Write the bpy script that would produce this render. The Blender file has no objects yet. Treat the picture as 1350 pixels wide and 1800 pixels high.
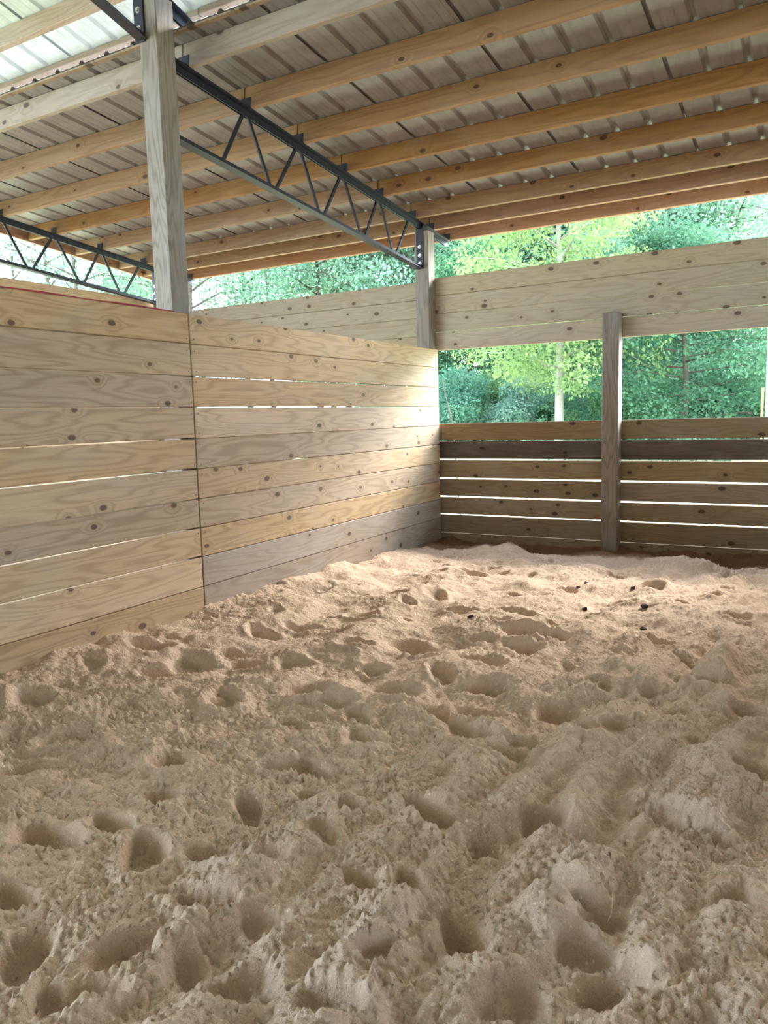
import bpy, bmesh, math, random
import numpy as np
from mathutils import Vector, Matrix, Euler

random.seed(7)
rng = np.random.default_rng(11)
S = bpy.context.scene
COL = S.collection

# ------------------------------------------------------------------ camera
F = 1350.0
CX, CY = 675.0, 900.0
CAMZ = 1.2
def _d(v):
    a = Vector((v[0]-CX, v[1]-CY, F)); a.normalize(); return a
_Y = _d((1452, 712)); _X = -_d((-1690, 797)); _X = (_X-_Y*_X.dot(_Y)).normalized(); _Z = _X.cross(_Y)
if _Z[1] > 0: _Z = -_Z
def ray(px, py):
    a = Vector((px-CX, py-CY, F)); return Vector((a.dot(_X), a.dot(_Y), a.dot(_Z)))
def onz(px, py, z=0.0):
    r = ray(px, py); t = (z-CAMZ)/r.z; return Vector((0, 0, CAMZ))+r*t
def azim(px, dist):
    r = ray(px, 715); r.z = 0; r.normalize(); return r.x*dist, r.y*dist
right = Vector((_X[0], _Y[0], _Z[0])); up = -Vector((_X[1], _Y[1], _Z[1])); back = -Vector((_X[2], _Y[2], _Z[2]))
cam = bpy.data.cameras.new('camera'); camo = bpy.data.objects.new('camera', cam); COL.objects.link(camo)
m = Matrix((right, up, back)).transposed().to_4x4(); m.translation = (0, 0, CAMZ); camo.matrix_world = m
cam.sensor_fit = 'VERTICAL'; cam.sensor_height = 24.0; cam.lens = 24.0*F/1800.0; cam.clip_start = 0.02; cam.clip_end = 500
S.camera = camo

# ------------------------------------------------------------------ light and exposure
w = bpy.data.worlds.new('sky'); S.world = w; w.use_nodes = True
bg = w.node_tree.nodes['Background']; bg.inputs[0].default_value = (0.68, 0.84, 1.0, 1); bg.inputs[1].default_value = 3.2
sun = bpy.data.lights.new('sun', 'SUN'); suno = bpy.data.objects.new('sun', sun); COL.objects.link(suno)
sun.energy = 6.0; sun.angle = math.radians(34); sun.color = (1.0, 0.95, 0.86)
suno.rotation_euler = Vector((-0.27, -0.88, -0.58)).to_track_quat('-Z', 'Y').to_euler()
suno.location = (10, 30, 25)
S.view_settings.view_transform = 'Standard'; S.view_settings.look = 'None'
S.view_settings.gamma = 1.0; S.view_settings.use_curve_mapping = False
S.view_settings.exposure = 1.58

# ------------------------------------------------------------------ node helpers
def newmat(name):
    mt = bpy.data.materials.new(name); mt.use_nodes = True
    nt = mt.node_tree; return mt, nt, nt.nodes['Principled BSDF']
def N(nt, t, **k):
    n = nt.nodes.new(t)
    for a, b in k.items(): setattr(n, a, b)
    return n
def L(nt, a, b): nt.links.new(a, b)
def M_(nt, op, a, b=None, c=None, clamp=False):
    n = nt.nodes.new('ShaderNodeMath'); n.operation = op; n.use_clamp = clamp
    for i, v in enumerate((a, b, c)):
        if v is None: continue
        if isinstance(v, (int, float)): n.inputs[i].default_value = v
        else: nt.links.new(v, n.inputs[i])
    return n.outputs[0]
def vmul(nt, v, s):
    n = nt.nodes.new('ShaderNodeVectorMath'); n.operation = 'MULTIPLY'; nt.links.new(v, n.inputs[0]); n.inputs[1].default_value = s; return n.outputs[0]
def noise(nt, v, scale, detail=3, rough=.55):
    n = nt.nodes.new('ShaderNodeTexNoise'); n.inputs['Scale'].default_value = scale; n.inputs['Detail'].default_value = detail
    n.inputs['Roughness'].default_value = rough; nt.links.new(v, n.inputs['Vector']); return n.outputs['Fac']
def mix(nt, f, a, b, mode='MIX'):
    n = nt.nodes.new('ShaderNodeMix'); n.data_type = 'RGBA'; n.blend_type = mode
    for s, v in ((n.inputs[0], f), (n.inputs[6], a), (n.inputs[7], b)):
        if isinstance(v, (int, float)): s.default_value = v
        elif isinstance(v, tuple): s.default_value = (*v, 1)
        else: nt.links.new(v, s)
    return n.outputs[2]
def mrange(nt, v, a, b, c=0., d=1.):
    n = nt.nodes.new('ShaderNodeMapRange'); n.inputs[1].default_value = a; n.inputs[2].default_value = b
    n.inputs[3].default_value = c; n.inputs[4].default_value = d; nt.links.new(v, n.inputs[0]); return n.outputs[0]

def wood(name, light, dark, grey=(0.45, 0.43, 0.40), greyamt=.15, knots=.55, var=.35, grain=14.0):
    """sawn pine, long axis = local X, every board shifted by its own random number"""
    mt, nt, P = newmat(name)
    tc = N(nt, 'ShaderNodeTexCoord'); oi = N(nt, 'ShaderNodeObjectInfo')
    rnd = oi.outputs['Random']
    cb = N(nt, 'ShaderNodeCombineXYZ')
    L(nt, M_(nt, 'MULTIPLY', rnd, 173.3), cb.inputs[0]); L(nt, M_(nt, 'MULTIPLY', rnd, 71.7), cb.inputs[1]); L(nt, M_(nt, 'MULTIPLY', rnd, 37.1), cb.inputs[2])
    ad = N(nt, 'ShaderNodeVectorMath'); ad.operation = 'ADD'; L(nt, tc.outputs['Object'], ad.inputs[0]); L(nt, cb.outputs[0], ad.inputs[1])
    p = ad.outputs[0]
    # knots
    vo = N(nt, 'ShaderNodeTexVoronoi'); vo.inputs['Scale'].default_value = 5.6
    vo.voronoi_dimensions = '2D'; sx_ = N(nt, 'ShaderNodeSeparateXYZ'); L(nt, p, sx_.inputs[0]); cx_ = N(nt, 'ShaderNodeCombineXYZ')
    L(nt, M_(nt, 'MULTIPLY', sx_.outputs[0], .62), cx_.inputs[0]); L(nt, sx_.outputs[2], cx_.inputs[1]); L(nt, cx_.outputs[0], vo.inputs['Vector'])
    sep = N(nt, 'ShaderNodeSeparateColor'); L(nt, vo.outputs['Color'], sep.inputs[0])
    keep = M_(nt, 'LESS_THAN', sep.outputs[0], knots*.8)
    wob = noise(nt, p, 22, 2)
    kd = M_(nt, 'ADD', vo.outputs['Distance'], M_(nt, 'MULTIPLY', M_(nt, 'SUBTRACT', wob, .5), .05))
    rad = M_(nt, 'ADD', M_(nt, 'MULTIPLY', sep.outputs[1], .06), .055)
    kn = M_(nt, 'MULTIPLY', mrange(nt, M_(nt, 'DIVIDE', kd, rad), 1.05, .75), keep)
    halo = M_(nt, 'MULTIPLY', mrange(nt, M_(nt, 'DIVIDE', kd, rad), 3.6, .9), keep)
    # growth rings
    g = noise(nt, vmul(nt, p, (.55, 5.5, 5.5)), 1.3, 2, .45)
    g = M_(nt, 'ADD', M_(nt, 'MULTIPLY', g, grain), M_(nt, 'MULTIPLY', halo, 1.6))
    ring = M_(nt, 'ADD', M_(nt, 'MULTIPLY', M_(nt, 'SINE', M_(nt, 'MULTIPLY', g, 6.283)), .5), .5)
    ring = M_(nt, 'POWER', ring, 2.2)
    fib = noise(nt, vmul(nt, p, (3, 120, 120)), 1.6, 3, .6)
    blot = noise(nt, vmul(nt, p, (1.2, 3, 3)), 1.6, 4, .6)
    c = mix(nt, M_(nt, 'MULTIPLY', ring, .55), light, dark)
    c = mix(nt, mrange(nt, fib, .45, .75, 0, .35), c, dark)
    c = mix(nt, mrange(nt, blot, .45, .72, 0, greyamt*2.2), c, grey)
    hv = N(nt, 'ShaderNodeHueSaturation')
    L(nt, M_(nt, 'ADD', M_(nt, 'MULTIPLY', M_(nt, 'FRACT', M_(nt, 'MULTIPLY', rnd, 7.31)), var), 1-var*.55), hv.inputs['Value'])
    L(nt, M_(nt, 'ADD', M_(nt, 'MULTIPLY', M_(nt, 'FRACT', M_(nt, 'MULTIPLY', rnd, 17.7)), .35), .8), hv.inputs['Saturation'])
    L(nt, c, hv.inputs['Color']); c = hv.outputs[0]
    c = mix(nt, M_(nt, 'MULTIPLY', halo, .28), c, dark)
    c = mix(nt, M_(nt, 'MULTIPLY', kn, .85), c, (dark[0]*.22, dark[1]*.18, dark[2]*.17))
    L(nt, c, P.inputs['Base Color']); P.inputs['Roughness'].default_value = .72
    b = N(nt, 'ShaderNodeBump'); b.inputs['Strength'].default_value = .25; b.inputs['Distance'].default_value = .003
    L(nt, M_(nt, 'ADD', fib, M_(nt, 'MULTIPLY', ring, .5)), b.inputs['Height']); L(nt, b.outputs[0], P.inputs['Normal'])
    return mt

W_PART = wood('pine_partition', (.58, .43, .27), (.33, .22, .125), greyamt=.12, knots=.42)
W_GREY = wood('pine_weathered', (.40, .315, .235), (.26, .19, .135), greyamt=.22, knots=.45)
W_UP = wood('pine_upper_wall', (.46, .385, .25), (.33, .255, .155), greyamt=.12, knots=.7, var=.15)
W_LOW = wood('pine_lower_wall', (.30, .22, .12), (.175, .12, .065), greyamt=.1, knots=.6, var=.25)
W_DARK = wood('pine_dark_stained', (.11, .085, .065), (.07, .052, .038), greyamt=.1, knots=.5, var=.15)
W_PUR = wood('pine_purlin', (.33, .185, .085), (.20, .10, .043), grey=(.42, .36, .28), greyamt=.1, knots=.5, var=.3, grain=9)
W_PURB = wood('pine_purlin_brown', (.30, .145, .07), (.19, .085, .04), greyamt=.05, knots=.5, var=.2, grain=9)
W_PURP = wood('pine_purlin_pale', (.40, .32, .25), (.28, .20, .14), greyamt=.2, knots=.4, var=.15, grain=9)
W_POST = wood('pine_post', (.285, .245, .205), (.13, .098, .072), grey=(.32, .325, .33), greyamt=.28, knots=.10, var=.1, grain=18)

def plain(name, col, rough=.5, metal=0., bump=0., bscale=60., spec=.5):
    mt, nt, P = newmat(name)
    tc = N(nt, 'ShaderNodeTexCoord')
    n = noise(nt, tc.outputs['Object'], bscale, 4)
    L(nt, mix(nt, mrange(nt, n, .35, .7), tuple(c*.86 for c in col), tuple(min(1, c*1.08) for c in col)), P.inputs['Base Color'])
    P.inputs['Roughness'].default_value = rough; P.inputs['Metallic'].default_value = metal
    P.inputs['Specular IOR Level'].default_value = spec
    if bump:
        b = N(nt, 'ShaderNodeBump'); b.inputs['Strength'].default_value = bump; b.inputs['Distance'].default_value = .002
        L(nt, n, b.inputs['Height']); L(nt, b.outputs[0], P.inputs['Normal'])
    return mt
STEEL = plain('black_painted_steel', (.009, .014, .027), .45, 0, .1)
BOLT = plain('zinc_bolt', (.62, .62, .60), .35, .9)
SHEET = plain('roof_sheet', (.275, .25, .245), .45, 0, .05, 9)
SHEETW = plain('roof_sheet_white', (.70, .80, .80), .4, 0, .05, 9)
CORD = plain('red_cord', (.42, .05, .06), .7)
POLE = plain('pale_blue_pole', (.50, .62, .72), .5)
STAKE = plain('orange_stake', (.75, .42, .16), .6)
CLOD = plain('dark_clod', (.045, .028, .018), .9)
STRAW = plain('straw', (.62, .48, .27), .6)
BARK = plain('bark', (.34, .31, .27), .9, 0, .6, 14)
BARKD = plain('bark_dark', (.13, .10, .08), .9, 0, .6, 14)

def leafmat(name, a, b, trans=.45):
    mt = bpy.data.materials.new(name); mt.use_nodes = True; nt = mt.node_tree
    nt.nodes.remove(nt.nodes['Principled BSDF'])
    out = nt.nodes['Material Output']
    tc = N(nt, 'ShaderNodeTexCoord'); oi = N(nt, 'ShaderNodeObjectInfo')
    n1 = noise(nt, tc.outputs['Object'], .9, 3); n2 = noise(nt, tc.outputs['Object'], 9, 2)
    c = mix(nt, mrange(nt, M_(nt, 'ADD', M_(nt, 'MULTIPLY', n1, .6), M_(nt, 'MULTIPLY', n2, .4)), .36, .64), a, b)
    hv = N(nt, 'ShaderNodeHueSaturation'); L(nt, c, hv.inputs['Color'])
    L(nt, M_(nt, 'ADD', M_(nt, 'MULTIPLY', oi.outputs['Random'], .06), .47), hv.inputs['Hue'])
    L(nt, M_(nt, 'ADD', M_(nt, 'MULTIPLY', M_(nt, 'FRACT', M_(nt, 'MULTIPLY', oi.outputs['Random'], 9.3)), .4), .8), hv.inputs['Value'])
    d = N(nt, 'ShaderNodeBsdfDiffuse'); t = N(nt, 'ShaderNodeBsdfTranslucent'); mx = N(nt, 'ShaderNodeMixShader')
    L(nt, hv.outputs[0], d.inputs[0]); L(nt, hv.outputs[0], t.inputs[0]); mx.inputs[0].default_value = trans
    L(nt, d.outputs[0], mx.inputs[1]); L(nt, t.outputs[0], mx.inputs[2]); L(nt, mx.outputs[0], out.inputs[0])
    return mt
LF_LIGHT = leafmat('leaf_yellow_green', (.15, .30, .13), (.34, .47, .19))
LF_MID = leafmat('leaf_mid_green', (.14, .29, .14), (.33, .50, .24), .5)
LF_DARK = leafmat('leaf_dark_green', (.05, .15, .095), (.19, .37, .22), .4)
LF_TEAL = leafmat('leaf_blue_green', (.16, .31, .22), (.38, .56, .40), .5)

# ------------------------------------------------------------------ object helpers
def setp(o, label=None, cat=None, group=None, kind=None):
    if label: o['label'] = label
    if cat: o['category'] = cat
    if group: o['group'] = group
    if kind: o['kind'] = kind
    return o
def link(name, me, mat=None, parent=None, loc=None, rot=None):
    o = bpy.data.objects.new(name, me); COL.objects.link(o)
    if mat is not None and me is not None and not me.materials: me.materials.append(mat)
    if parent is not None: o.parent = parent
    if loc is not None: o.location = loc
    if rot is not None: o.rotation_euler = rot
    return o
def empty(name, loc=(0, 0, 0), **k):
    o = bpy.data.objects.new(name, None); o.empty_display_size = .1; COL.objects.link(o); o.location = loc
    return setp(o, **k)
def mesh(name, V, Fc, smooth=False):
    me = bpy.data.meshes.new(name); me.from_pydata([tuple(v) for v in V], [], Fc); me.update()
    if smooth: me.polygons.foreach_set('use_smooth', [True]*len(me.polygons))
    return me
def boxmesh(name, sx, sy, sz, bev=.003):
    bm = bmesh.new(); bmesh.ops.create_cube(bm, size=1.0)
    for v in bm.verts: v.co = Vector((v.co.x*sx, v.co.y*sy, v.co.z*sz))
    if bev: bmesh.ops.bevel(bm, geom=list(bm.edges), offset=bev, segments=1, affect='EDGES', profile=.5)
    me = bpy.data.meshes.new(name); bm.to_mesh(me); bm.free(); return me
def bar(name, p, q, wx, wz, mat, parent, upv=(0, 0, 1), bev=.002):
    """a beam from p to q (local X along it)"""
    p = Vector(p); q = Vector(q); d = q-p; ln = d.length; d.normalize()
    upv = Vector(upv); s = upv.cross(d).normalized(); u = d.cross(s)
    me = boxmesh(name, ln, wx, wz, bev)
    o = link(name, me, mat, parent)
    mm = Matrix((d, s, u)).transposed().to_4x4(); mm.translation = (p+q)/2
    o.matrix_basis = mm if parent is None else Matrix.Translation(-Vector(parent.location)) @ mm
    return o
def poly_extrude(name, prof, p, q, mat, parent, upv=(0, 0, 1)):
    """profile [(side, up)] swept from p to q; local X along it"""
    p = Vector(p); q = Vector(q); d = q-p; ln = d.length; d.normalize(); s = Vector(upv).cross(d).normalized(); u = d.cross(s)
    n = len(prof); V = [(-ln/2, a, b) for a, b in prof]+[(ln/2, a, b) for a, b in prof]
    Fc = [(i, (i+1) % n, n+(i+1) % n, n+i) for i in range(n)]+[tuple(range(n))[::-1], tuple(range(n, 2*n))]
    o = link(name, mesh(name, V, Fc), mat, parent)
    mm = Matrix((d, s, u)).transposed().to_4x4(); mm.translation = (p+q)/2
    o.matrix_basis = mm if parent is None else Matrix.Translation(-Vector(parent.location)) @ mm
    return o
def tube(name, pts, rad, mat, parent=None, seg=8, caps=True, build=True):
    pts = [Vector(p) for p in pts]
    if not hasattr(rad, '__len__'): rad = [rad]*len(pts)
    V = []; Fc = []
    for i, p in enumerate(pts):
        d = (pts[min(i+1, len(pts)-1)]-pts[max(i-1, 0)]).normalized()
        a = d.orthogonal().normalized() if abs(d.z) > .95 else Vector((0, 0, 1)).cross(d).normalized()
        b = d.cross(a)
        for k in range(seg):
            t = 2*math.pi*k/seg; V.append(p+(a*math.cos(t)+b*math.sin(t))*rad[i])
    for i in range(len(pts)-1):
        for k in range(seg):
            Fc.append((i*seg+k, i*seg+(k+1) % seg, (i+1)*seg+(k+1) % seg, (i+1)*seg+k))
    if caps:
        Fc.append(tuple(range(seg))[::-1]); Fc.append(tuple(range((len(pts)-1)*seg, len(pts)*seg)))
    if not build: return V, Fc
    return link(name, mesh(name, V, Fc, True), mat, parent)

# ------------------------------------------------------------------ shared layout (metres)
XP = -3.288      # stall face of the partition boards
YF = 6.90        # inner face of the outer wall boards
BAY = 3.54
XT = -3.41       # truss line above the partition
def zc(y): return 3.30-.094*(y-3.62)            # top of lean-to truss
def zsheet(y): return zc(y)+.143
def zmain(y): return 3.70+.26*(3.87-y)          # underside of main roof sheets
RIDGE = -1.6

# ------------------------------------------------------------------ sand floor
def build_floor():
    def axis(segs):
        out = []
        for a, b, st in segs:
            n = max(1, int(round((b-a)/st))); out += list(np.linspace(a, b, n, endpoint=False))
        out.append(segs[-1][1]); return np.array(out)
    xs = axis([(-7.4, -3.7, .08), (-3.7, -1.7, .0085), (-1.7, .15, .0062), (.15, 11.0, .10)])
    ys = axis([(-10.6, .7, .12), (.7, 2.6, .0062), (2.6, 4.4, .0095), (4.4, 7.0, .014), (7.0, 7.6, .06)])
    X, Y = np.meshgrid(xs, ys)
    n0 = 2048; ext = 8.2                       # periodic random fields, sampled bilinearly
    fx = np.fft.fftfreq(n0, ext/n0); KX, KY = np.meshgrid(fx, fx)
    def field(lam, bw=.55, ani=None, seed=0):
        r = np.random.default_rng(seed)
        if ani:
            th, st = ani; kx = KX*math.cos(th)+KY*math.sin(th); ky = -KX*math.sin(th)+KY*math.cos(th); K = np.sqrt((kx*st)**2+ky**2)
        else: K = np.sqrt(KX**2+KY**2)
        A = np.exp(-.5*(np.log(np.maximum(K, 1e-4)*lam)/bw)**2)
        f = np.real(np.fft.ifft2(np.fft.fft2(r.standard_normal((n0, n0)))*A)); return f/f.std()
    def samp(f):
        u = ((X+8.0) % ext)/ext*n0; v = ((Y+.6) % ext)/ext*n0
        i = np.floor(u).astype(int); j = np.floor(v).astype(int); a = u-i; b = v-j
        i0 = i % n0; i1 = (i+1) % n0; j0 = j % n0; j1 = (j+1) % n0
        return f[j0, i0]*(1-a)*(1-b)+f[j0, i1]*a*(1-b)+f[j1, i0]*(1-a)*b+f[j1, i1]*a*b
    sm = lambda v, a, b: np.clip((v-a)/(b-a), 0, 1)**2*(3-2*np.clip((v-a)/(b-a), 0, 1))
    near = 1-sm(Y, 1.6, 4.2)
    Z = .016*samp(field(.85, .4, None, 1))+.006*samp(field(.34, .4, None, 2))
    Z += (.0025+.0015*near)*samp(field(.15, .4, None, 3))
    # raked ridges and drag tracks running down the stall, strongest at the right and in the foreground
    rk = sm(X, -1.7, -.5)*(1-.6*sm(Y, 3.2, 5.0))
    Z += (.005+.012*rk)*samp(field(.26, .35, (math.radians(83), 5.0), 4))
    Z += (.002+.004*rk)*samp(field(.09, .35, (math.radians(80), 4.0), 5))
    for (xa, ya), (xb, yb), am in (((-.92, 1.15), (-.80, 2.35), .030), ((-.64, 2.05), (-.36, 4.3), .030), ((-.33, 1.45), (-.22, 3.2), .034), ((-1.30, 1.0), (-1.22, 1.7), .022), ((-.62, 1.3), (-.50, 2.0), .024), ((-1.05, 2.9), (-.75, 3.35), .016)):
        t = (Y-ya)/(yb-ya); xc = xa+(xb-xa)*t+.03*np.sin(Y*7+xa*9); ev = sm(t, -.1, .15)*(1-sm(t, .85, 1.1))
        Z += ev*am*(np.exp(-((X-xc)/.055)**2)-.6*np.exp(-((X-xc-.11)/.06)**2))
    # crumbly clumps
    cl = np.abs(samp(field(.055, .5, None, 6))); cl2 = np.abs(samp(field(.028, .5, None, 7)))
    rough = .6+.5*np.clip(near+.5*samp(field(1.1, .4, None, 8)), 0, 1)
    cr = np.maximum(samp(field(.034, .35, None, 12)), 0)*np.maximum(samp(field(.5, .5, None, 13))+.4, 0)
    Z += rough*(.0050*cl+.0036*cl2+.0035*cr)+(.0020+.0012*near)*samp(field(.019, .3, None, 9))
    # banks against the boards, trough worn along the outer wall
    Z += .065*np.exp(-((X-XP)/.33)**2)*(1-sm(Y, 4.2, 6.0))
    wv = .10*samp(field(1.6, .4, None, 10))
    Z += -.055*np.exp(-((Y-6.72+.3*wv)/.24)**2)*(X > -3.6)+.010*np.exp(-((Y-6.15+.7*wv)/.13)**2)
    # hoof prints, footprints (place, length, width, depth, heading)
    P = [(165,1182,.9),(262,1152,1.3),(330,1175,1.5),(290,1192,1.1),(428,1167,1.1),(460,1119,1),(515,1174,1.1),(545,1219,1.2),(622,1146,1),
         (410,1149,.8),(55,1242,1.3),(392,1240,1.1),(595,1238,.9),(630,1260,.8),(300,1348,1),(545,1350,1.1),(547,1398,.6),(288,1410,.9),(437,1417,.9),
         (25,1357,1.2),(195,1460,1),(255,1508,1.15),(380,1515,1),(450,1530,1),(312,1582,.6),(365,1600,.9),(215,1680,.9),(170,1745,.8),(247,1655,.6),(425,1740,.9),
         (657,1700,.6),(465,1630,.7),(640,1565,.7),(510,1277,.7),(635,1305,.9),(10,1585,.9),(767,1050,1.2),(715,1065,.9),(867,1077,1),(910,1079,1.1),
         (815,1077,.9),(830,1015,1),(925,1117,1.2),(967,1122,1),(917,1140,1.2),(755,1152,1.3),(845,1167,1.1),(775,1196,1),(862,1212,1.2),(695,1222,1.2),
         (1095,1151,.8),(1157,1125,.9),(1090,1060,1),(820,1295,1.2),(895,1332,.9),(925,1317,.7),(1045,1295,1.1),(1090,1282,1),(1052,1207,.8),(975,1250,1),
         (1237,1202,1.2),(1295,1085,1),(1157,1220,.9),(755,1440,1.2),(960,1435,1.1),(1000,1455,1.1),(1165,1432,.9),(1215,1465,1.1),(715,1570,1),(980,1585,.9),
         (1045,1615,.9),(810,1650,1),(1020,1675,.9),(1090,1740,.9),(760,1262,1.1),(830,1255,1),(500,1350,.9),(700,1050,.8),(640,1085,1),(530,1105,1),(480,1045,.7),
         (1150,1040,.9),(1250,1050,.9),(990,1040,.9),(870,1000,.8),(780,1000,.8),(1080,1010,.7),(1320,1240,1),(1330,1360,1),(120,1300,1.1),(80,1480,1.1),(40,1680,1.0),
         (560,1470,.9),(620,1430,.8),(850,1480,.8),(1300,1600,1),(900,1760,.9),(580,1780,.8),(320,1700,.7),(90,1770,.8),(720,1130,.9),(660,1180,.9),(1000,1170,.8)]
    r2 = np.random.default_rng(5)
    q0 = [(onz(px, py).x, onz(px, py).y) for px, py, s in P]
    P = [(onz(px, py, -.01).x, onz(px, py, -.01).y, s) for px, py, s in P]
    for k in range(150):
        xr, yr = r2.uniform(-3.1, .1), r2.uniform(2.2, 6.2)
        if min(math.hypot(xr-a, yr-b) for a, b, _ in P) > .20: P.append((xr, yr, r2.uniform(.35, .7)))
    for cx_, cy_, s in P:
        c = Vector((cx_, cy_, 0)); d = math.hypot(cx_, cy_)
        if d < 2.7: s *= .85
        th = r2.uniform(-.6, .6)+(0.5 if r2.random() < .5 else -.4); a = .085*s*r2.uniform(.9, 1.2); b = .058*s*r2.uniform(.85, 1.15)
        dep = (.064 if d < 2.7 else .042)*s*r2.uniform(.8, 1.25)*(1.0 if d < 3 else .95)
        wx = (np.abs(X-c.x) < .45) & (np.abs(Y-c.y) < .45)
        dx = X[wx]-c.x; dy = Y[wx]-c.y
        u = (dx*math.cos(th)+dy*math.sin(th))/a; v = (-dx*math.sin(th)+dy*math.cos(th))/b
        q = np.sqrt(u*u+v*v)*(1+.10*np.sin(3*np.arctan2(v, u)+r2.uniform(0, 6)))
        pit = 1/(1+np.exp((q-1)*11.0))
        rim = np.exp(-((q-1.42)/.32)**2)*(.6+.4*np.cos(np.arctan2(v, u)-r2.uniform(0, 6.28)))
        Z[wx] += -dep*pit*(1+.35*v.clip(-1, 1))+.016*s*rim
    # boot-tread ripples
    for px, py, th in ((830, 1412, .25), (862, 1390, .2), (625, 1632, .5), (905, 1335, .1), (1075, 1285, .2), (1080, 1170, .1), (1130, 1110, 0), (700, 1350, .3), (1010, 1150, .1)):
        c = onz(px, py); dx = X-c.x; dy = Y-c.y
        u = dx*math.cos(th)+dy*math.sin(th); v = -dx*math.sin(th)+dy*math.cos(th)
        env = np.exp(-(u/.06)**4-(v/.12)**4); Z[:] = Z*(1-.0)+env*(.0038*np.sin(v*2*math.pi/.034)-.006)
    edge = sm(X, -7.4, -3.9)*0  # flat beyond the stall apart from the broad swell
    ny, nx = X.shape
    co = np.stack([X, Y, Z], -1).reshape(-1, 3).astype(np.float32)
    idx = np.arange(ny*nx).reshape(ny, nx)
    q = np.stack([idx[:-1, :-1], idx[:-1, 1:], idx[1:, 1:], idx[1:, :-1]], -1).reshape(-1, 4)
    me = bpy.data.meshes.new('floor'); me.vertices.add(len(co)); me.vertices.foreach_set('co', co.ravel())
    me.loops.add(q.size); me.loops.foreach_set('vertex_index', q.ravel().astype(np.int32))
    me.polygons.add(len(q)); me.polygons.foreach_set('loop_start', (np.arange(len(q))*4).astype(np.int32))
    me.polygons.foreach_set('use_smooth', np.ones(len(q), bool)); me.update(calc_edges=True); me.validate()
    mt, nt, Pn = newmat('sand'); tc = N(nt, 'ShaderNodeTexCoord'); p = tc.outputs['Object']
    a = noise(nt, p, 1.3, 4); g = noise(nt, p, 140, 3, .7); g2 = noise(nt, p, 28, 4, .65)
    c = mix(nt, mrange(nt, a, .38, .66), (.67, .50, .38), (.68, .49, .355))
    c = mix(nt, mrange(nt, g2, .40, .72, 0, .5), c, (.48, .355, .265))
    c = mix(nt, mrange(nt, g, .50, .72, 0, .65), c, (.70, .60, .48))
    g3 = noise(nt, p, 260, 2, .7); c = mix(nt, mrange(nt, g3, .55, .75, 0, .55), c, (.27, .185, .13))
    vf = N(nt, 'ShaderNodeTexVoronoi'); vf.inputs['Scale'].default_value = 75; L(nt, p, vf.inputs['Vector'])
    sf = N(nt, 'ShaderNodeSeparateColor'); L(nt, vf.outputs['Color'], sf.inputs[0])
    c = mix(nt, M_(nt, 'MULTIPLY', M_(nt, 'GREATER_THAN', sf.outputs[0], .93), M_(nt, 'LESS_THAN', vf.outputs['Distance'], .28)), c, (.80, .70, .55))
    # red soil tone with the lower wall's shadow painted in, along the wall's foot
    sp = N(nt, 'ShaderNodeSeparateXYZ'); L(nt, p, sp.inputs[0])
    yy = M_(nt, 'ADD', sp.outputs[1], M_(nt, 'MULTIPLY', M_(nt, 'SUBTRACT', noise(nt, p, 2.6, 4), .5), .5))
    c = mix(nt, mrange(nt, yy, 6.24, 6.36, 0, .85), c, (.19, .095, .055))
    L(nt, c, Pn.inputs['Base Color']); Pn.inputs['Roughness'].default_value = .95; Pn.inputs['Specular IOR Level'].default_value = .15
    b = N(nt, 'ShaderNodeBump'); b.inputs['Strength'].default_value = 1.0; b.inputs['Distance'].default_value = .012
    L(nt, M_(nt, 'ADD', M_(nt, 'MULTIPLY', g2, .8), M_(nt, 'MULTIPLY', g, .5)), b.inputs['Height']); L(nt, b.outputs[0], Pn.inputs['Normal'])
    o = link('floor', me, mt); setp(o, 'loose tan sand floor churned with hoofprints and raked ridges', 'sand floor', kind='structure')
    return X, Y, Z, xs, ys
FX, FY, FZ, FXS, FYS = build_floor()
def floor_z(x, y):
    return float(FZ[np.searchsorted(FYS, y), np.searchsorted(FXS, x)])

# ground outside
def build_ground():
    mt, nt, P = newmat('outside_ground'); tc = N(nt, 'ShaderNodeTexCoord'); p = tc.outputs['Object']
    n1 = noise(nt, p, .35, 4); n2 = noise(nt, p, 7, 4)
    c = mix(nt, mrange(nt, n1, .4, .65), (.50, .52, .30), (.62, .58, .42)); c = mix(nt, mrange(nt, n2, .4, .7, 0, .4), c, (.36, .42, .20))
    L(nt, c, P.inputs['Base Color']); P.inputs['Roughness'].default_value = .95
    n = 48; V = []; Fc = []
    for j in range(n+1):
        for i in range(n+1):
            x = -90+180*i/n; y = -60+180*j/n
            V.append((x, y, -.16 - (.0 if abs(x) > 12 or abs(y) > 12 else 0)+.10*math.sin(x*.21)*math.cos(y*.17)*min(1, max(0, (math.hypot(x+2, y)-12)/10))))
    for j in range(n):
        for i in range(n): Fc.append((j*(n+1)+i, j*(n+1)+i+1, (j+1)*(n+1)+i+1, (j+1)*(n+1)+i))
    o = link('ground', mesh('ground', V, Fc, True), mt); setp(o, 'pale sunlit grassy ground outside the barn', 'ground', kind='structure')
build_ground()

# ------------------------------------------------------------------ plank walls
def plank(parent, axis, a0, a1, z0, z1, face, mat, th=.038, tilt=0., name='plank', out=-1, jit=.002):
    """axis 'x': board in a plane y=face, thickness on the far side; axis 'y': plane x=face"""
    ln = a1-a0-.004; h = z1-z0
    me = boxmesh(name, ln, th, h, .0035)
    c = (a0+a1)/2; off = face+out*th/2+random.uniform(-jit, jit)
    o = link(name, me, mat, parent)
    if axis == 'x': o.location = (c, off, (z0+z1)/2); o.rotation_euler = (0, tilt, 0)
    else: o.location = (off, c, (z0+z1)/2); o.rotation_euler = (0, tilt, math.pi/2)
    return o

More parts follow.
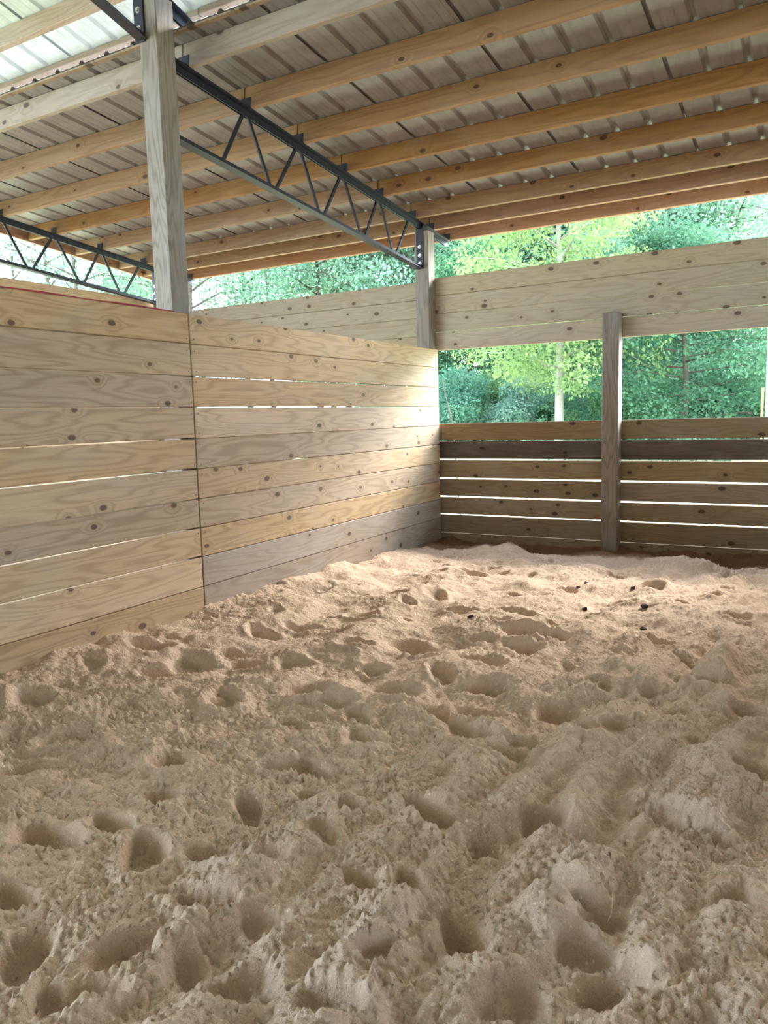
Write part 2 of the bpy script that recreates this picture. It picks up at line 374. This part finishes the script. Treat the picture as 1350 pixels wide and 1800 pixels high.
def screws(parent, pts, axis, r=.0045):
    V = []; Fc = []
    for p in pts:
        b = len(V)
        for k in range(6):
            t = k*math.pi/3; a, c = r*math.cos(t), r*math.sin(t)
            V.append((p[0]+.0012, p[1]+a, p[2]+c) if axis == 'y' else (p[0]+a, p[1]-.0012, p[2]+c))
        Fc.append(tuple(range(b, b+6)))
    o = link('screw_heads', mesh('screw_heads', V, Fc), plain('screw_head', (.09, .07, .055), .6), parent); o['kind'] = 'stuff'

SEAMS = [1.835, 1.660, 1.470, 1.287, 1.100, .915, .735, .555, .377, .192, .008]
wl = empty('wall_left', (0, 0, 0), label='tan board partition along the left side of the stall', cat='wall', kind='structure')
gaps_near = [.003, .003, .004, .007, .010, .004, .010, .009, .003, .003]
gaps_far = [.003, .005, .004, .003, .004, .003, .003, .003, .003, .003]
sc = []
for i in range(10):
    zt, zb = SEAMS[i], SEAMS[i+1]
    if i == 9: zb = -.14
    plank(wl, 'y', .55, 3.468, zb+gaps_near[i], zt-.001, XP, W_PART if i not in () else W_GREY, tilt=random.uniform(-.0006, .0006))
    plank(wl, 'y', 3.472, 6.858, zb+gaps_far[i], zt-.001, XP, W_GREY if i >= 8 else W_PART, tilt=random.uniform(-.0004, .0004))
    if i < 9:
        for dz in (.03, .15):
            for yy in (3.44, 3.50): sc.append((XP+.003, yy+random.uniform(-.006, .006), zb+dz))
screws(wl, sc, 'y')

wb = empty('wall_back', (0, 0, 0), label='outer wall of spaced boards with a long window gap', cat='wall', kind='structure')
UP = [2.518, 2.347, 2.173, 1.997, 1.824]
for i in range(4):
    g = (.003, .004, .006, .003)[i]
    plank(wb, 'x', -3.396, .40, UP[i+1]+g, UP[i]-.001, YF, W_UP, out=1, tilt=(0, .0004, .0012, .0016)[i])
    plank(wb, 'x', -7.03, -3.400, UP[i+1]+.003-.02, UP[i]-.021, YF, W_UP, out=1)
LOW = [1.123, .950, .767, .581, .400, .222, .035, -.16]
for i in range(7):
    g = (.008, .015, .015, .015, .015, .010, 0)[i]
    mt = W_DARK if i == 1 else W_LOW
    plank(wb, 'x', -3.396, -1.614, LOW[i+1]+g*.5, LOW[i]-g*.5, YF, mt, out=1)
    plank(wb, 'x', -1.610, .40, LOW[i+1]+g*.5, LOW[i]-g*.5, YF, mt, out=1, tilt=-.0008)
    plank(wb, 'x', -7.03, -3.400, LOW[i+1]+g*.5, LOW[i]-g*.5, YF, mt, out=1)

# end wall of the neighbouring bay, only its top boards show over the partition
we = empty('wall_end', (0, 0, 0), label='board end wall of the next bay seen over the partition', cat='wall', kind='structure')
for i in range(14):
    plank(we, 'y', 3.45, 6.90, 2.655-.187*(i+1)+.004, 2.655-.187*i, -7.03, W_PART, out=-1)
# partition on the camera's other side, just out of frame
wr = empty('wall_right', (0, 0, 0), label='board partition on the other side of the stall', cat='wall', kind='structure')
for i in range(10):
    zt, zb = SEAMS[i], SEAMS[i+1]
    if i == 9: zb = -.14
    plank(wr, 'y', 3.472, 6.858, zb+.003, zt-.001, XP+BAY+.038, W_PART)

# ------------------------------------------------------------------ posts
def post(cx, cy, z0, z1, mat, label, s=.14):
    me = boxmesh('post', z1-z0, s, s, .006)
    o = link('timber_post', me, mat); o.location = (cx, cy, (z0+z1)/2); o.rotation_euler = (0, -math.pi/2, 0)
    return setp(o, label, 'post')
post(-3.396, 3.455, -.3, 3.585, W_POST, 'tall square timber post rising above the partition beside the truss ends')
post(-3.396, 6.826, -.3, zc(6.83)-.055, W_POST, 'square timber post in the far corner carrying the truss end plate')
post(-1.614, 6.826, -.3, 2.03, W_POST, 'short timber post in the middle of the window gap')
post(-3.396-BAY+.05, 6.826, -.3, zc(6.83)-.055, W_POST, 'timber post at the far corner of the next bay')

# ------------------------------------------------------------------ roof
PUR = [3.67, 4.235, 4.82, 5.405, 5.98, 6.588, 6.965, 7.33]
XS = [-7.30, XT-.0, XT+BAY, XT+2*BAY, XT+3*BAY, XT+4*BAY]
XE = XS[-1]
ceil = empty('ceiling', (0, 0, 0), label='ribbed metal lean-to roof on wooden purlins', cat='roof', kind='structure')
slope = math.atan(.094)
for k, y in enumerate(PUR):
    for j in range(len(XS)-1):
        a, b = XS[j], XS[j+1]
        mat = W_PUR
        if k == 0: mat = W_PURP
        if k >= 6: mat = W_PURB
        if k == 6 and j == 0: mat = W_PUR
        h = .14
        me = boxmesh('purlin', b-a-.006, .038, h, .003)
        o = link('purlin', me, mat, ceil); o.location = ((a+b)/2, y+.019, zc(y+.019)+h/2+.001); o.rotation_euler = (-slope, 0, 0)
def sheet(parent, x0, nrib, y0, y1, zf, mat, lift=0., name='metal_sheet'):
    P = []
    for r in range(nrib):
        x = x0+r*.2286
        P += [(x-.026, 0), (x-.010, .019), (x+.010, .019), (x+.026, 0)]
        for mcx in (.0762, .1524):
            P += [(x+mcx-.016, 0), (x+mcx-.006, .0016), (x+mcx+.006, .0016), (x+mcx+.016, 0)]
    P.append((x0+nrib*.2286+.0, 0.0))
    V = []; n = len(P)
    for y in (y0, y1):
        for x, z in P: V.append((x, y, zf(y)+z+lift))
    for y in (y0, y1):
        for x, z in P: V.append((x, y, zf(y)+z+lift+.0009))
    Fc = []
    for i in range(n-1):
        Fc.append((i, n+i, n+i+1, i+1)); Fc.append((2*n+i, 2*n+i+1, 3*n+i+1, 3*n+i))
        Fc.append((i, i+1, 2*n+i+1, 2*n+i)); Fc.append((n+i, 3*n+i, 3*n+i+1, n+i+1))
    return link(name, mesh(name, V, Fc), mat, parent)
x = -7.34; k = 0
while x < XE:
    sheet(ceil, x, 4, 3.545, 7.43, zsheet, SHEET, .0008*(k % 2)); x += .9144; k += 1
bar('rake_board', (-7.318, 3.55, zc(3.55)+.075), (-7.318, 7.43, zc(7.43)+.075), .03, .17, W_PURB, ceil)
o = bar('edge_strip', (-7.3, 3.566, zsheet(3.566)-.007), (XE, 3.566, zsheet(3.566)-.007), .035, .012, W_LOW, ceil)

mroof = empty('ceiling', (0, 0, 0), label='higher main roof of pale ribbed metal beyond the lean-to', cat='roof', kind='structure')
ms = math.atan(.26)
my = [3.83, 3.455]+[3.455-.62*i for i in range(1, 9)]
for k, y in enumerate(my):
    for j in range(len(XS)-1):
        a, b = XS[j], XS[j+1]
        hh = .045 if k == 0 else .14
        me = boxmesh('purlin', b-a-.006, .038, hh, .003)
        o = link('purlin', me, W_PURP if k == 0 else W_GREY if k == 1 else W_PUR, mroof); o.location = ((a+b)/2, y+.019, zmain(y+.019)-hh/2-.0045); o.rotation_euler = (-ms, 0, 0)
x = -7.34; k = 0
zback = lambda y: zmain(RIDGE)-.26*(RIDGE-y)
while x < XE:
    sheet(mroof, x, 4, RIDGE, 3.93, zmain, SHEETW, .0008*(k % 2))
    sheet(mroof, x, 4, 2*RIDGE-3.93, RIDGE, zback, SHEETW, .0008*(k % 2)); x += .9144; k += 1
for i in range(9):
    y = RIDGE-.3-.62*i
    for j in range(len(XS)-1):
        a, b = XS[j], XS[j+1]
        o = link('purlin', boxmesh('purlin', b-a-.006, .038, .14, .003), W_PUR, mroof); o.location = ((a+b)/2, y, zback(y)-.0745); o.rotation_euler = (ms, 0, 0)

# mirrored lean-to and closed wall behind the camera, added to cut rear light
YB = 2*RIDGE
broof = empty('ceiling', (0, 0, 0), label='unseen lean-to roof added behind the viewer to cut rear light', cat='roof', kind='structure')
for y in PUR:
    for j in range(len(XS)-1):
        a, b = XS[j], XS[j+1]
        o = link('purlin', boxmesh('purlin', b-a-.006, .038, .14, .003), W_PUR, broof); o.location = ((a+b)/2, YB-y-.019, zc(y+.019)+.071); o.rotation_euler = (slope, 0, 0)
x = -7.34; k = 0
while x < XE:
    sheet(broof, x, 4, YB-7.43, YB-3.545, lambda y: zsheet(YB-y), SHEET, .0008*(k % 2)); x += .9144; k += 1
wf = empty('wall_rear_blocker', (0, 0, 0), label='unseen board wall added behind the viewer to cut rear light', cat='wall', kind='structure')
for zs_ in (UP, [UP[-1]-.002]+[UP[-1]-.187*(i+1) for i in range(4)], LOW):  # middle rows close the window gap to lower the rear light
    for i in range(len(zs_)-1):
        for j in range(len(XS)-1): plank(wf, 'x', XS[j]+.1 if j == 0 else XS[j], XS[j+1], zs_[i+1]+.006, zs_[i]-.006, YB-YF, W_LOW, out=-1)

# unseen right gable end, boarded down to the ground to shut out side light
for gx, gl in ((XE+.02, 'unseen boarded gable added at the far right end to shut out light'),):
    gb = empty('wall_side_blocker', (0, 0, 0), label=gl, cat='wall', kind='structure')
    z = .0
    while z < 4.95:
        hw = min(5.5, (zmain(RIDGE)-.19-z)/.26)
        plank(gb, 'y', RIDGE-hw, RIDGE+hw, z, z+.183, gx, W_LOW); z += .187
# outer wall goes on past the next stalls
for j in (2, 3, 4):
    for zs_ in (UP, LOW):
        for i in range(len(zs_)-1): plank(wb, 'x', XS[j] if j > 2 else .404, XS[j+1], zs_[i+1]+.006, zs_[i]-.006, YF, W_LOW, out=1)

# ------------------------------------------------------------------ steel trusses
TEE_TOP = [(-.05, 0), (-.05, -.006), (-.012, -.006), (-.012, -.05), (-.006, -.05), (-.006, -.006), (.006, -.006), (.006, -.05), (.012, -.05), (.012, -.006), (.05, -.006), (.05, 0)]
TEE_TOP = [(a, b) for a, b in TEE_TOP][::-1]
TEE_BOT = [(-.034, 0), (-.034, .005), (-.010, .005), (-.010, .036), (-.005, .036), (-.005, .005), (.005, .005), (.005, .036), (.010, .036), (.010, .005), (.034, .005), (.034, 0)]
def clip(parent, x, y, z):
    V = []; Fc = []
    bm = bmesh.new()
    for sx, sy, sz, ox, oy, oz in ((.085, .005, .065, 0, -.003, .0325), (.085, .05, .005, 0, -.027, .003)):
        r = bmesh.ops.create_cube(bm, size=1.0)
        for v in r['verts']: v.co = Vector((v.co.x*sx+ox, v.co.y*sy+oy, v.co.z*sz+oz))
    me = bpy.data.meshes.new('purlin_clip'); bm.to_mesh(me); bm.free()
    o = link('purlin_clip', me, STEEL, parent); o.location = Vector((x, y, z))-Vector(parent.location); return o
def bolt(parent, p, n=(0, -1, 0), r=.014):
    p = Vector(p); n = Vector(n)
    bm = bmesh.new()
    bmesh.ops.create_cone(bm, cap_ends=True, segments=12, radius1=r*1.25, radius2=r*1.2, depth=.004)
    q = bmesh.ops.create_cone(bm, cap_ends=True, segments=6, radius1=r*.8, radius2=r*.72, depth=.010)
    for v in q['verts']: v.co.z += .006
    me = bpy.data.meshes.new('bolt'); bm.to_mesh(me); bm.free()
    o = link('bolt', me, BOLT, parent); o.rotation_euler = n.to_track_quat('Z', 'Y').to_euler(); o.location = p; return o
def lean_truss(x, label):
    t = empty('steel_truss', (x, 6.826, 0), label=label, cat='truss', group='roof trusses')
    zb = lambda y: 2.862-.0865*(y-3.60)
    poly_extrude('top_chord', TEE_TOP, (x, 3.527, zc(3.527)), (x, 7.36, zc(7.36)), STEEL, t)
    poly_extrude('bottom_chord', TEE_BOT, (x, 3.527, zb(3.527)), (x, 6.752, zb(6.752)), STEEL, t)
    tops = [4.235, 4.82, 5.405, 5.98, 6.55]
    bots = [3.955, 4.505, 5.10, 5.71, 6.25]
    for k, y in enumerate(tops):
        bar('web_bar', (x, bots[k]+.035, zb(bots[k])+.03), (x, y-.022, zc(y)-.03), .014, .026, STEEL, t)
        if k < 4: bar('web_bar', (x, y+.022, zc(y)-.03), (x, bots[k+1]-.035, zb(bots[k+1])+.03), .014, .026, STEEL, t)
    for y in PUR: clip(t, x+.01, y, zc(y)+.001)
    ep = link('end_plate', boxmesh('end_plate', .075, .008, .40, .002), STEEL, t); ep.location = (0, 6.751-6.826, zb(6.75)+.215)
    for dz in (-.165, -.09, -.01): bolt(ep, (.0, -.006, dz))
    return t
lean_truss(XT, 'black steel lattice truss running from the tall post to the far corner post')
lean_truss(XT-BAY+.05, 'more distant black steel lattice truss above the end wall')
lean_truss(XT+BAY, 'black steel lattice truss over the other side partition')

def main_truss(x, label):
    t = empty('main_truss', (x, 3.455, 3.4), label=label, cat='truss')
    zt = lambda y: zmain(y)-.146; zb = lambda y: zt(y)-.335
    poly_extrude('top_chord', TEE_TOP, (x, 3.88, zt(3.88)), (x, RIDGE, zt(RIDGE)), STEEL, t)
    poly_extrude('bottom_chord', TEE_BOT, (x, 3.378, zb(3.378)), (x, RIDGE, zb(RIDGE)), STEEL, t)
    y = 3.0
    while y > RIDGE+.6:
        bar('web_bar', (x, y, zt(y)-.03), (x, y-.28, zb(y-.28)+.03), .014, .026, STEEL, t)
        bar('web_bar', (x, y-.30, zb(y-.30)+.03), (x, y-.58, zt(y-.58)-.03), .014, .026, STEEL, t); y -= .6
    ep = link('end_plate', boxmesh('end_plate', .075, .010, .34, .002), STEEL, t); ep.location = (-.02, 3.379-3.455, zb(3.38)+.165-3.4)
    for dz in (-.10, 0, .10): bolt(ep, (.0, -.006, dz))
main_truss(XT-.02, 'black steel truss end bolted to the top of the tall post')

# ------------------------------------------------------------------ small things in the stall
pts = []
for i in range(40):
    t = i/39; y = .9+t*2.47
    pts.append((XP-.020+.006*math.sin(7*t)+.004*math.sin(23*t), y, 1.8405+.0015*math.sin(31*t)))
o = tube('red_cord', pts, .0058, CORD); setp(o, 'thin red cord lying along the top edge of the partition', 'cord')

def clod(px, py, s, k):
    p = onz(px, py); bm = bmesh.new(); bmesh.ops.create_icosphere(bm, subdivisions=2, radius=s)
    for v in bm.verts:
        v.co *= 1+.28*math.sin(v.co.x*190/s*.02+k)*math.cos(v.co.y*160/s*.02+2*k)+random.uniform(-.08, .08); v.co.z *= .7
    me = bpy.data.meshes.new('dirt_clod'); bm.to_mesh(me); bm.free()
    o = link('dirt_clod', me, CLOD); o.location = (p.x, p.y, floor_z(p.x, p.y)+s*.35)
    setp(o, 'small dark dirt clod lying on the bright middle of the sand', 'clod', 'dark clods on the sand')
for k, (px, py, s) in enumerate([(1028, 1070, .017), (1075, 1072, .02), (1133, 1074, .02), (1131, 1104, .019), (829, 1097, .017), (1030, 1031, .016), (1113, 1037, .016), (1016, 1035, .014), (1290, 1084, .014)]): clod(px, py, s, k)
STR = [((1003, 1408), (1046, 1426), 'pale straw stalk lying beside a deep hoofprint on the sand'), ((862, 1568), (857, 1592), 'short straw stalk on the foreground sand ridge'),
       ((1070, 1568), (1066, 1626), 'curved thin straw stalk over the foreground trough'), ((405, 1338), (425, 1325), 'thin straw stalk on the sand near the left hoofprints'),
       ((690, 1735), (730, 1752), 'straw stalk at the bottom edge of the sand')]
for a, b, lab in STR:
    p, q = onz(*a), onz(*b); pts = []
    for i in range(9):
        t = i/8; c = p.lerp(q, t); s = math.sin(t*math.pi)
        pts.append((c.x+.012*s, c.y, max(floor_z(c.x, c.y)+.004, 0)+.010*s))
    zz = max(v[2] for v in pts); pts = [(v[0], v[1], max(v[2], floor_z(v[0], v[1])+.003)) for v in pts]
    setp(tube('straw_stalk', pts, .0014, STRAW, seg=5), lab, 'straw', 'straws on the sand')

# ------------------------------------------------------------------ outside: pole, stake, stick
x, y = -.505, 9.0
setp(tube('pale_pole', [(-.49, 9.0, -.3), (-.49, 9.0, 2.55)], .06, POLE, seg=16), 'pale blue grey pole outside at the right end of the window gap', 'pole')
setp(tube('marker_stake', [(-.585, 9.0, -.3), (-.578, 9.0, 1.40)], .012, STAKE, seg=8), 'thin orange marker stake beside the pale pole outside', 'stake')
setp(tube('leaning_stem', [(-4.25, 9.5, -.3), (-4.36, 9.5, 1.10), (-4.465, 9.5, 1.50), (-4.50, 9.5, 1.70)], [.012, .009, .006, .004], BARKD, seg=6), 'thin bare leaning stem outside by the partition end', 'stem')

# ------------------------------------------------------------------ trees
def leaves(centres, n, size, seed, droop=0., flat=.5):
    """n pointed leaves (two triangles folded on the midrib) scattered in clumps"""
    r = np.random.default_rng(seed)
    C = np.array([c[:3] for c in centres]); R = np.array([c[3] for c in centres])
    k = r.choice(len(C), n, p=R**2/np.sum(R**2))
    d = r.normal(size=(n, 3)); d /= np.linalg.norm(d, axis=1)[:, None]; d[:, 2] *= .7
    pos = C[k]+d*(R[k]*r.uniform(.35, 1.0, n)**.6)[:, None]
    ax = r.normal(size=(n, 3))+d*.8; ax[:, 2] -= droop; ax /= np.linalg.norm(ax, axis=1)[:, None]
    nn = r.normal(size=(n, 3)); nn[:, 2] += flat*2; sd = np.cross(ax, nn); sd /= np.linalg.norm(sd, axis=1)[:, None]
    up_ = np.cross(sd, ax)
    s = size*r.uniform(.6, 1.3, n)[:, None]
    V = np.stack([pos, pos+ax*s*.5+sd*s*.30+up_*s*.07, pos+ax*s, pos+ax*s*.5-sd*s*.30+up_*s*.07], 1).reshape(-1, 3)
    q = np.arange(n*4).reshape(n, 4)
    T = np.concatenate([q[:, [0, 1, 2]], q[:, [0, 2, 3]]])
    me = bpy.data.meshes.new('foliage'); me.vertices.add(len(V)); me.vertices.foreach_set('co', V.astype(np.float32).ravel())
    me.loops.add(T.size); me.loops.foreach_set('vertex_index', T.ravel().astype(np.int32))
    me.polygons.add(len(T)); me.polygons.foreach_set('loop_start', (np.arange(len(T))*3).astype(np.int32)); me.update(calc_edges=True)
    return me
def wood_mesh(name, tubes):
    V = []; Fc = []
    for pts, rad in tubes:
        v, f = tube('', pts, rad, None, seg=7, build=False); b = len(V); V += v; Fc += [tuple(i+b for i in q) for q in f]
    return mesh(name, V, Fc, True)
def tree_proto(h, crown_r, base, tr, nleaf, lsize, seed, nb=26, droop=.2, open_=.0, dens=.5):
    r = random.Random(seed); tubes = []; cl = []
    trunk = [(.0, 0, -.4)]; xx = yy = 0
    for i in range(1, 9):
        t = i/8; xx += r.uniform(-.05, .05)*h*.12; yy += r.uniform(-.05, .05)*h*.12; trunk.append((xx, yy, h*.93*t))
    tubes.append((trunk, [tr*(1-.85*i/8) for i in range(9)]))
    for b in range(nb):
        t = base+(1-base)*((b+.5)/nb)**.85; z = h*t*.95; a = b*2.39996+r.uniform(-.4, .4)
        prof = math.sin(math.pi*min(1, (t-base)/(1-base)*.82+.16))**.8
        ln = crown_r*prof*r.uniform(.65, 1.1)
        i = min(7, int(t*8)); o = Vector(trunk[i]).lerp(Vector(trunk[i+1]), t*8-i) if i < 8 else Vector(trunk[8])
        o.z = min(z, h*.93)
        e = o+Vector((math.cos(a)*ln, math.sin(a)*ln, ln*(.35-droop*.6)+.2))
        mid = o.lerp(e, .5)+Vector((0, 0, ln*.10))
        tubes.append(([o, mid, e], [tr*.28, tr*.16, tr*.05]))
        for q in range(4):
            s = .35+.65*(q+r.random())/4; c = o.lerp(e, s)+Vector((r.uniform(-1, 1), r.uniform(-1, 1), r.uniform(-.4, .5)))*crown_r*.16
            cl.append((c.x, c.y, c.z, crown_r*r.uniform(.16, .30)))
        c2 = e+Vector((r.uniform(-1, 1), r.uniform(-1, 1), r.uniform(-1, .6)))*crown_r*.25
        tubes.append(([mid, (mid+c2)/2+Vector((0, 0, .1)), c2], [tr*.14, tr*.08, tr*.03]))
        cl.append((c2.x, c2.y, c2.z, crown_r*r.uniform(.14, .24)))
    cl.append((xx, yy, h*.95, crown_r*.3))
    return wood_mesh('trunk', tubes), leaves(cl, nleaf, lsize, seed, droop)
def bush_proto(rad, h, n, lsize, seed):
    r = random.Random(seed); cl = []; tubes = []
    for b in range(22):
        a = r.uniform(0, 6.28); d = rad*math.sqrt(r.random())*.85; z = h*r.uniform(.12, .85)*(1-.45*(d/rad)**2)
        c = Vector((math.cos(a)*d, math.sin(a)*d, z)); cl.append((c.x, c.y, c.z, rad*r.uniform(.22, .38)))
        tubes.append(([Vector((c.x*.2, c.y*.2, -.3)), Vector((c.x*.6, c.y*.6, z*.6)), c], [.05, .035, .015]))
    return wood_mesh('stems', tubes), leaves(cl, n, lsize, seed, .5)

T_YEL = tree_proto(8.6, 2.9, .20, .13, 30000, .105, 21, nb=30, droop=.4)
T_TALL = [tree_proto(13.5, 4.0, .18, .2, 17000, .17, 31, nb=30), tree_proto(15.5, 3.6, .25, .2, 15000, .17, 32, nb=32), tree_proto(12.0, 4.4, .12, .2, 20000, .17, 33, nb=28)]
T_OPEN = tree_proto(15, 3.6, .35, .2, 7000, .16, 41, nb=22)
T_DARK = tree_proto(8.0, 3.9, .03, .11, 60000, .115, 51, nb=38, droop=.75)
B_ = [bush_proto(2.6, 3.4, 24000, .105, 61), bush_proto(2.3, 2.9, 20000, .10, 62)]

def put_tree(proto, leafm, bark, x, y, s, label, group=None, name='leafy_tree', cat='tree', zs=1.0):
    t = empty(name, (x, y, -.16), label=label, cat=cat, group=group)
    t.rotation_euler = (0, 0, random.uniform(0, 6.28)); t.scale = (s, s, s*zs)
    for pn, me, mt in ((('stems' if cat == 'bush' else 'trunk'), proto[0], bark), ('foliage', proto[1], leafm)):
        if not me.materials: me.materials.append(mt)
        o = link(pn, me, None, t)
        if me.materials[0] != mt:
            o.material_slots[0].link = 'OBJECT'; o.material_slots[0].material = mt
    return t

x, y = azim(983, 20)
put_tree(T_YEL, LF_LIGHT, BARK, x, y, 1.0, 'yellow green tree with a pale grey trunk left of the window post', name='yellow_green_tree')
x, y = azim(1200, 22)
put_tree(T_DARK, LF_DARK, BARKD, x, y, 1.0, 'dense blue green tree with drooping leafy tiers right of the window post', name='dense_tree', zs=.74)
x, y = azim(1325, 28); put_tree(T_YEL, LF_MID, BARKD, x, y, .72, 'fresh green tree at the right end of the window gap')
x, y = azim(825, 28); put_tree(T_DARK, LF_DARK, BARKD, x, y, .9, 'dark shrubby tree at the left end of the window gap', name='dense_tree')
x, y = azim(1085, 29); put_tree(T_DARK, LF_TEAL, BARKD, x, y, .95, 'blue green tree just behind the window post', name='dense_tree')
for k, (px, d, s) in enumerate([(800, 25, 1), (870, 26, 1.05), (935, 25, .9), (1035, 25, .8), (1090, 24, .8), (1290, 25, .95), (1350, 26, 1.0), (1150, 27, 1), (785, 30, 1.3), (905, 30, 1.3), (1000, 29, 1.3), (1245, 28, 1.2)]):
    x, y = azim(px, d)
    put_tree(B_[k % 2], (LF_DARK, LF_MID, LF_TEAL)[k % 3], BARKD, x, y, s, *(('low leafy bush in the undergrowth left of the window post', 'undergrowth left of the window post') if px < 1075 else ('low leafy bush in the undergrowth right of the window post', 'undergrowth right of the window post')), name='leafy_bush', cat='bush')
bgt = [(340, 33, 0, .95), (560, 34, 0, .95), (610, 38, 1, .95), (655, 33, 2, 1.0), (700, 37, 1, 1.0), (735, 33, 0, .98), (835, 37, 0, .75), (880, 33, 1, .95), (930, 36, 0, 1.05),
       (975, 33, 2, 1.1), (1025, 37, 1, 1.0), (1065, 33, 0, 1.05), (1115, 36, 1, 1.0), (1160, 33, 2, 1.1), (1205, 37, 0, 1.0), (255, 38, 0, .72),
       (1000, 44, 1, 1.15), (900, 44, 1, 1.05), (1100, 45, 0, 1.15), (680, 46, 1, 1.1), (590, 46, 0, 1.1),]
for px, d, k, s in bgt:
    x, y = azim(px, d)
    put_tree(T_TALL[k], (LF_TEAL, LF_MID, LF_TEAL)[k], BARKD, x, y, s, *(('tall leafy background tree seen left of the tall near post', 'background trees left of the near post') if px < 320 else
        ('tall leafy background tree seen between the near post and the corner post', 'background trees between the posts') if px < 760 else
        ('tall leafy background tree seen right of the corner post', 'background trees right of the corner post')))
for px, d, s in [(440, 36, .85), (480, 38, .8), (795, 38, .8), (100, 36, .85), (40, 38, .85), (150, 34, .8), (1280, 36, 1.1), (1345, 38, 1.0), (850, 40, 1.0)]:
    x, y = azim(px, d)
    put_tree(T_OPEN, LF_TEAL, BARKD, x, y, s, *(('thin open tree against white sky left of the tall near post', 'open trees left of the near post') if px < 320 else
        ('thin open tree with sky showing through between the two tall posts', 'open trees between the posts') if px < 760 else
        ('thin open tree with sky showing through right of the corner post', 'open trees right of the corner post')), name='open_tree')
